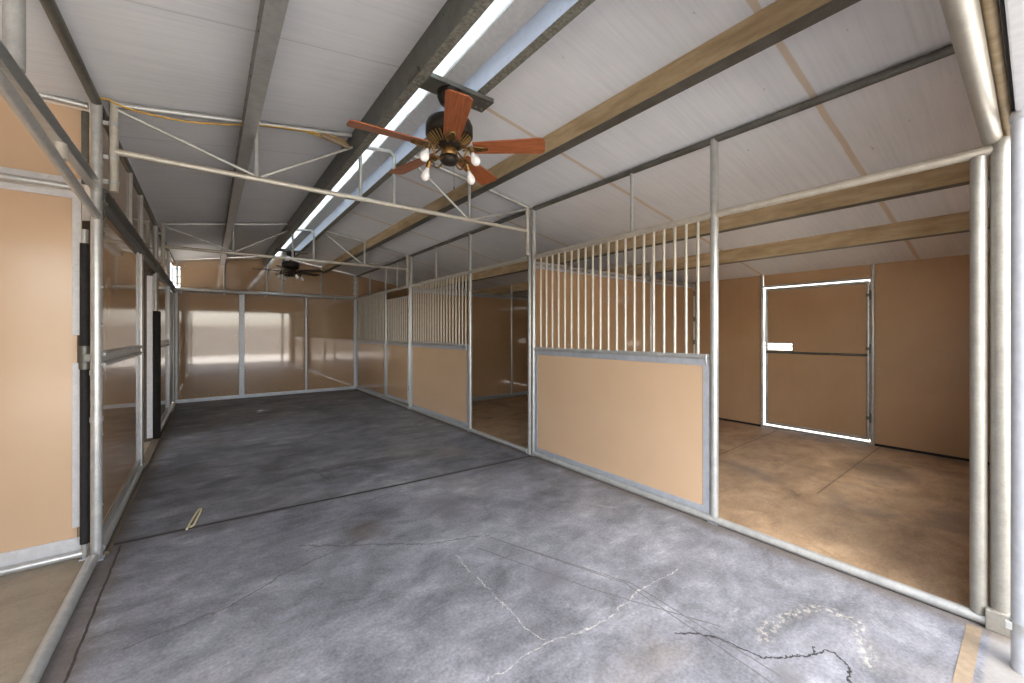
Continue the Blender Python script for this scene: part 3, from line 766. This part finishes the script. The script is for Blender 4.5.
MB().tube([(2.795, 0.024, 0.17), (2.795, 0.024, 0.21)], 0.052, 24).bbox((2.75, 0.066, 0.175), (2.77, 0.086, 0.205), 0.003).build('strap', GALV, wp)
# unseen front of the near right stall, opening added to light its floor
struct(MB().box((XR + 0.05, 0.092, 0.0), (XO, 0.106, 1.30)).box((XR + 0.05, 0.092, 1.95), (XO, 0.106, 2.47)).box((XR + 0.05, 0.092, 1.30), (3.5, 0.106, 1.95)).box((5.4, 0.092, 1.30), (XO, 0.106, 1.95)), 'wall_stall', TAN_STALL, 'unseen tan front wall of the nearest right stall, its opening added for light', 'wall')
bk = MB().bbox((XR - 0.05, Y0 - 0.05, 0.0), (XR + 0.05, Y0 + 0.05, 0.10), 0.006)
tag(bk.build('post_shoe', GALV_OLD_DIM), 'square steel shoe at the foot of the thick right post', 'bracket')

# ------------------------------------------------------------------ yellow cable on the nearest truss
pts = [(XL - 0.02, 3.62, 2.93), (XL + 0.05, 3.60, 2.955), (XL + 0.12, 3.62, 2.93), (-0.30, 3.62, 2.925), (-0.10, 3.62, 2.94), (0.10, 3.62, 2.99), (0.21, 3.62, 3.02),
       (0.30, 3.62, 3.05), (0.5, 3.63, 3.09), (0.7, 3.62, 3.11), (0.86, 3.62, 3.13), (0.98, 3.60, 3.08), (0.92, 3.60, 3.05), (0.74, 3.61, 3.09), (0.62, 3.62, 3.10)]
def smooth(pts, it=2):
    for _ in range(it):
        o = [pts[0]]
        for p, q in zip(pts, pts[1:]):
            p, q = Vector(p), Vector(q); o += [p * 0.75 + q * 0.25, p * 0.25 + q * 0.75]
        pts = o + [pts[-1]]
    return pts
yc = MB().tube(smooth(pts), 0.006, 8)
tag(yc.build('extension_cord', YELLOW), 'yellow extension cord strung along the nearest truss', 'cord')
plug = MB().tube([(0.74, 3.585, 3.09), (0.80, 3.585, 3.085), (0.93, 3.585, 3.06), (0.97, 3.585, 3.05)], [0.012, 0.022, 0.022, 0.014], 12)
tag(plug.build('cord_socket', WOODT), 'tan cord socket tied to the nearest truss near the ridge', 'socket')

# ------------------------------------------------------------------ bent straw on the floor
s_ = MB().tube(smooth([(-0.125, 3.80, 0.008), (-0.10, 3.96, 0.010), (-0.065, 4.13, 0.016), (-0.045, 4.14, 0.02), (-0.05, 4.08, 0.012), (-0.075, 3.93, 0.012), (-0.085, 3.84, 0.008), (-0.105, 3.82, 0.010)]),
              0.008, 8)
tag(s_.build('straw_strand', BONE), 'pale bent strand of straw lying on the floor beside the joint', 'straw')

# ------------------------------------------------------------------ ceiling fans
def fan_blade_mesh():
    m = MB(); out = []
    L0, L1 = 0.16, 0.625
    ts = [i / 12 for i in range(13)]
    hw = lambda t: 0.052 + 0.020 * t
    side = [(L0 + (L1 - L0 - 0.03) * t, hw(t)) for t in ts]
    tip = [(L1 - 0.03 + 0.03 * math.sin(a), hw(1) * (0.55 + 0.45 * math.cos(a)) if a < 1.5 else hw(1) * 0.5) for a in (0.4, 0.8, 1.2, PI / 2)]
    up = side + tip
    prof = [(x, w) for x, w in up] + [(x, -w) for x, w in reversed(up)]
    pit = math.radians(-12)
    th = 0.004
    P = lambda x, w, s: (x, w * math.cos(pit), w * math.sin(pit) + s * th)
    n = len(prof)
    m.add([P(x, w, -1) for x, w in prof] + [P(x, w, 1) for x, w in prof],
          [tuple(range(n))[::-1], tuple(range(n, 2 * n))] + [(i, (i + 1) % n, n + (i + 1) % n, n + i) for i in range(n)])
    return m
def make_fan(loc, label, WOOD=WOOD, BRASS=BRASS):
    r = thing('ceiling_fan', loc, label, 'ceiling fan', 'ceiling fans')   # origin: blade level on the shaft axis
    z = Vector((0, 0, 0))
    def part(mb, name, mat, parent=r, rot=None):
        o = mb.build(name, mat); o.parent = parent
        if rot is not None: o.rotation_euler = (0, 0, rot)
        return o
    part(MB().lathe([(0.02, 0.285), (0.06, 0.295), (0.078, 0.33), (0.08, 0.369)]), 'canopy', DARK)
    part(MB().tube([(0, 0, 0.18), (0, 0, 0.30)], 0.014, 14), 'downrod', DARK)
    part(MB().lathe([(0.03, 0.195), (0.10, 0.187), (0.142, 0.170), (0.153, 0.145), (0.153, 0.080), (0.140, 0.068)], seg=36), 'motor_housing', DARK)
    band = MB()
    for k in range(30):
        a = 2 * PI * k / 30; d = Vector((math.cos(a), math.sin(a), 0)); q = Vector((-math.sin(a), math.cos(a), 0))
        p0 = d * 0.142 + Vector((0, 0, 0.068)); p1 = d * 0.085 + Vector((0, 0, 0.022))
        band.tube([p0, p1], 0.006, 6)
    part(MB().lathe([(0.12, 0.08), (0.10, 0.04), (0.075, 0.008), (0.05, 0.004)], seg=30), 'motor_base', DARK)
    part(band, 'vent_ring', BRASS)
    part(MB().lathe([(0.045, 0.01), (0.052, -0.002), (0.052, -0.045), (0.047, -0.05)]), 'switch_housing', BRASS)
    part(MB().lathe([(0.048, -0.045), (0.060, -0.055), (0.060, -0.080), (0.045, -0.098), (0.012, -0.104)]), 'light_hub', DARK)
    bm = fan_blade_mesh()
    for k in range(5):
        a = math.radians(30.5 + 72 * k)
        b = part(bm, 'blade', WOOD, r, a)
        iron = MB()
        iron.tube([(0.07, -0.012, 0.02), (0.12, -0.022, -0.008), (0.18, -0.035, -0.010), (0.23, -0.02, -0.012)], 0.006, 8)
        iron.tube([(0.07, 0.012, 0.02), (0.12, 0.022, -0.002), (0.18, 0.035, -0.004), (0.23, 0.02, -0.008)], 0.006, 8)
        iron.tube([(0.23, 0.02, -0.008), (0.25, 0.0, -0.010), (0.23, -0.02, -0.012)], 0.006, 8)
        iron.bbox((0.17, -0.03, -0.011), (0.25, 0.03, -0.006), 0.002)
        for y in (-0.018, 0.018): iron.screw((0.215, y, -0.011), (0, 0, -1), 0.008)
        part(iron, 'blade_iron', BRASS, b)
    kit = r
    for k in range(4):
        a = math.radians(19 + 90 * k); R = Matrix.Rotation(a, 3, 'Z')
        arm = MB()
        path = [(0.05, 0, -0.062), (0.085, 0, -0.100), (0.125, 0, -0.095), (0.145, 0, -0.060), (0.160, 0, -0.038), (0.178, 0, -0.046)]
        arm.tube([R @ Vector(p) for p in smooth(path, 2)], 0.006, 8)
        curl = [(0.09, 0, -0.03), (0.12, 0, -0.012), (0.145, 0, -0.025), (0.135, 0, -0.05), (0.115, 0, -0.04)]
        arm.tube([R @ Vector(p) for p in smooth(curl, 2)], 0.004, 8)
        dirv = Vector((0.42, 0, -0.90)).normalized(); base = Vector((0.178, 0, -0.038))
        arm.tube([R @ (base), R @ (base + dirv * 0.045)], 0.017, 12)
        ao = part(arm, 'lamp_arm', BRASS)
        M = (R @ dirv.to_track_quat('Z', 'Y').to_matrix())
        prof = [(0.012, 0.0), (0.014, 0.018), (0.024, 0.038), (0.029, 0.055), (0.029, 0.066), (0.024, 0.080), (0.013, 0.090), (0.004, 0.0925)]
        part(MB().lathe(prof, R @ (base + dirv * 0.043), 18, M), 'bulb', BULB, ao)
    part(MB().tube([(0.05, 0.03, -0.07), (0.053, 0.032, -0.22)], 0.0015, 6).lathe([(0.003, -0.225), (0.005, -0.235), (0.003, -0.245)], (0.053, 0.032, 0), 8), 'pull_chain', BRASS)
    return r
FX, FY, FZ = 1.258, 2.333, 2.66
make_fan((FX, FY, FZ), 'near ceiling fan with five brown blades and four bare bulbs')
make_fan((1.26, 8.66, 2.64), 'far ceiling fan with blades coloured as a silhouette in front of the back wall gable', plain('silhouette_blade', (62, 52, 46), 0.5), DARK)  # backlit silhouette put into the blade and fitting colours
def plate(y, zt, label):
    m = MB()
    m.bbox((1.00, y - 0.075, zt), (1.56, y + 0.075, zt + 0.006), 0.002)
    m.box((1.00, y - 0.075, zt), (1.56, y - 0.070, zt + 0.03)); m.box((1.00, y + 0.070, zt), (1.56, y + 0.075, zt + 0.03))
    for x in (1.03, 1.06, 1.49, 1.53):
        for q in (-0.04, 0.04): m.screw((x, y + q, zt), (0, 0, -1), 0.010)
    tag(m.build('mounting_plate', GALV_DK), label, 'plate', 'fan mounting plates')
plate(FY, 3.03, 'dark steel plate under the ridge that carries the near ceiling fan')
plate(8.66, 3.01, 'dark steel plate under the ridge that carries the far ceiling fan')

# ------------------------------------------------------------------ light: sky, sun, portals
w = bpy.data.worlds.new('sky'); sc.world = w; w.use_nodes = True
nt = w.node_tree; nt.nodes.clear()
o = nt.nodes.new('ShaderNodeOutputWorld'); bg = nt.nodes.new('ShaderNodeBackground'); sk = nt.nodes.new('ShaderNodeTexSky')
sk.sky_type = 'NISHITA'; sk.sun_disc = False; sk.sun_elevation = math.radians(52); sk.sun_rotation = math.radians(-150); sk.air_density = 1.0; sk.dust_density = 2.5
hs = nt.nodes.new('ShaderNodeHueSaturation'); hs.inputs['Saturation'].default_value = 0.5
nt.links.new(sk.outputs[0], hs.inputs['Color']); nt.links.new(hs.outputs[0], bg.inputs[0]); nt.links.new(bg.outputs[0], o.inputs[0]); bg.inputs[1].default_value = 0.34
sun = bpy.data.lights.new('sun', 'SUN'); sun.energy = 9.0; sun.angle = math.radians(0.6); sun.color = (1.0, 0.975, 0.94)
so = bpy.data.objects.new('sun', sun); COL.objects.link(so)
so.rotation_euler = Vector((-0.12, -0.6, -1.0)).to_track_quat('-Z', 'Y').to_euler()
def portal(name, loc, rot, sx, sy):
    l = bpy.data.lights.new(name, 'AREA'); l.shape = 'RECTANGLE'; l.size = sx; l.size_y = sy; l.energy = 1.0
    l.cycles.is_portal = True
    ob = bpy.data.objects.new(name, l); COL.objects.link(ob); ob.location = loc; ob.rotation_euler = rot
portal('entrance_portal', ((XW + XO) / 2, -0.05, 1.25), (PI / 2, 0, 0), XO - XW, 2.5)

# ------------------------------------------------------------------ camera
cam = bpy.data.cameras.new('camera'); co = bpy.data.objects.new('camera', cam); COL.objects.link(co)
co.location = (0, 0, CAMH); co.rotation_euler = (PI / 2, 0, -YAW)
cam.sensor_width = 36.0; cam.sensor_fit = 'HORIZONTAL'; cam.lens = FPX / 1024 * 36.0
cam.shift_y = -(341.5 - 333.3) / 1024
cam.clip_start = 0.01; cam.clip_end = 300
sc.camera = co
vs_ = sc.view_settings
vs_.view_transform = 'Standard'; vs_.look = 'None'; vs_.gamma = 1.0; vs_.use_curve_mapping = False
vs_.exposure = 1.6
cy = sc.cycles
cy.max_bounces = 14; cy.diffuse_bounces = 10; cy.glossy_bounces = 5; cy.transmission_bounces = 6
cy.sample_clamp_indirect = 8.0; cy.caustics_reflective = False; cy.caustics_refractive = False
cy.use_denoising = True
try: cy.denoiser = 'OPENIMAGEDENOISE'
except Exception: pass
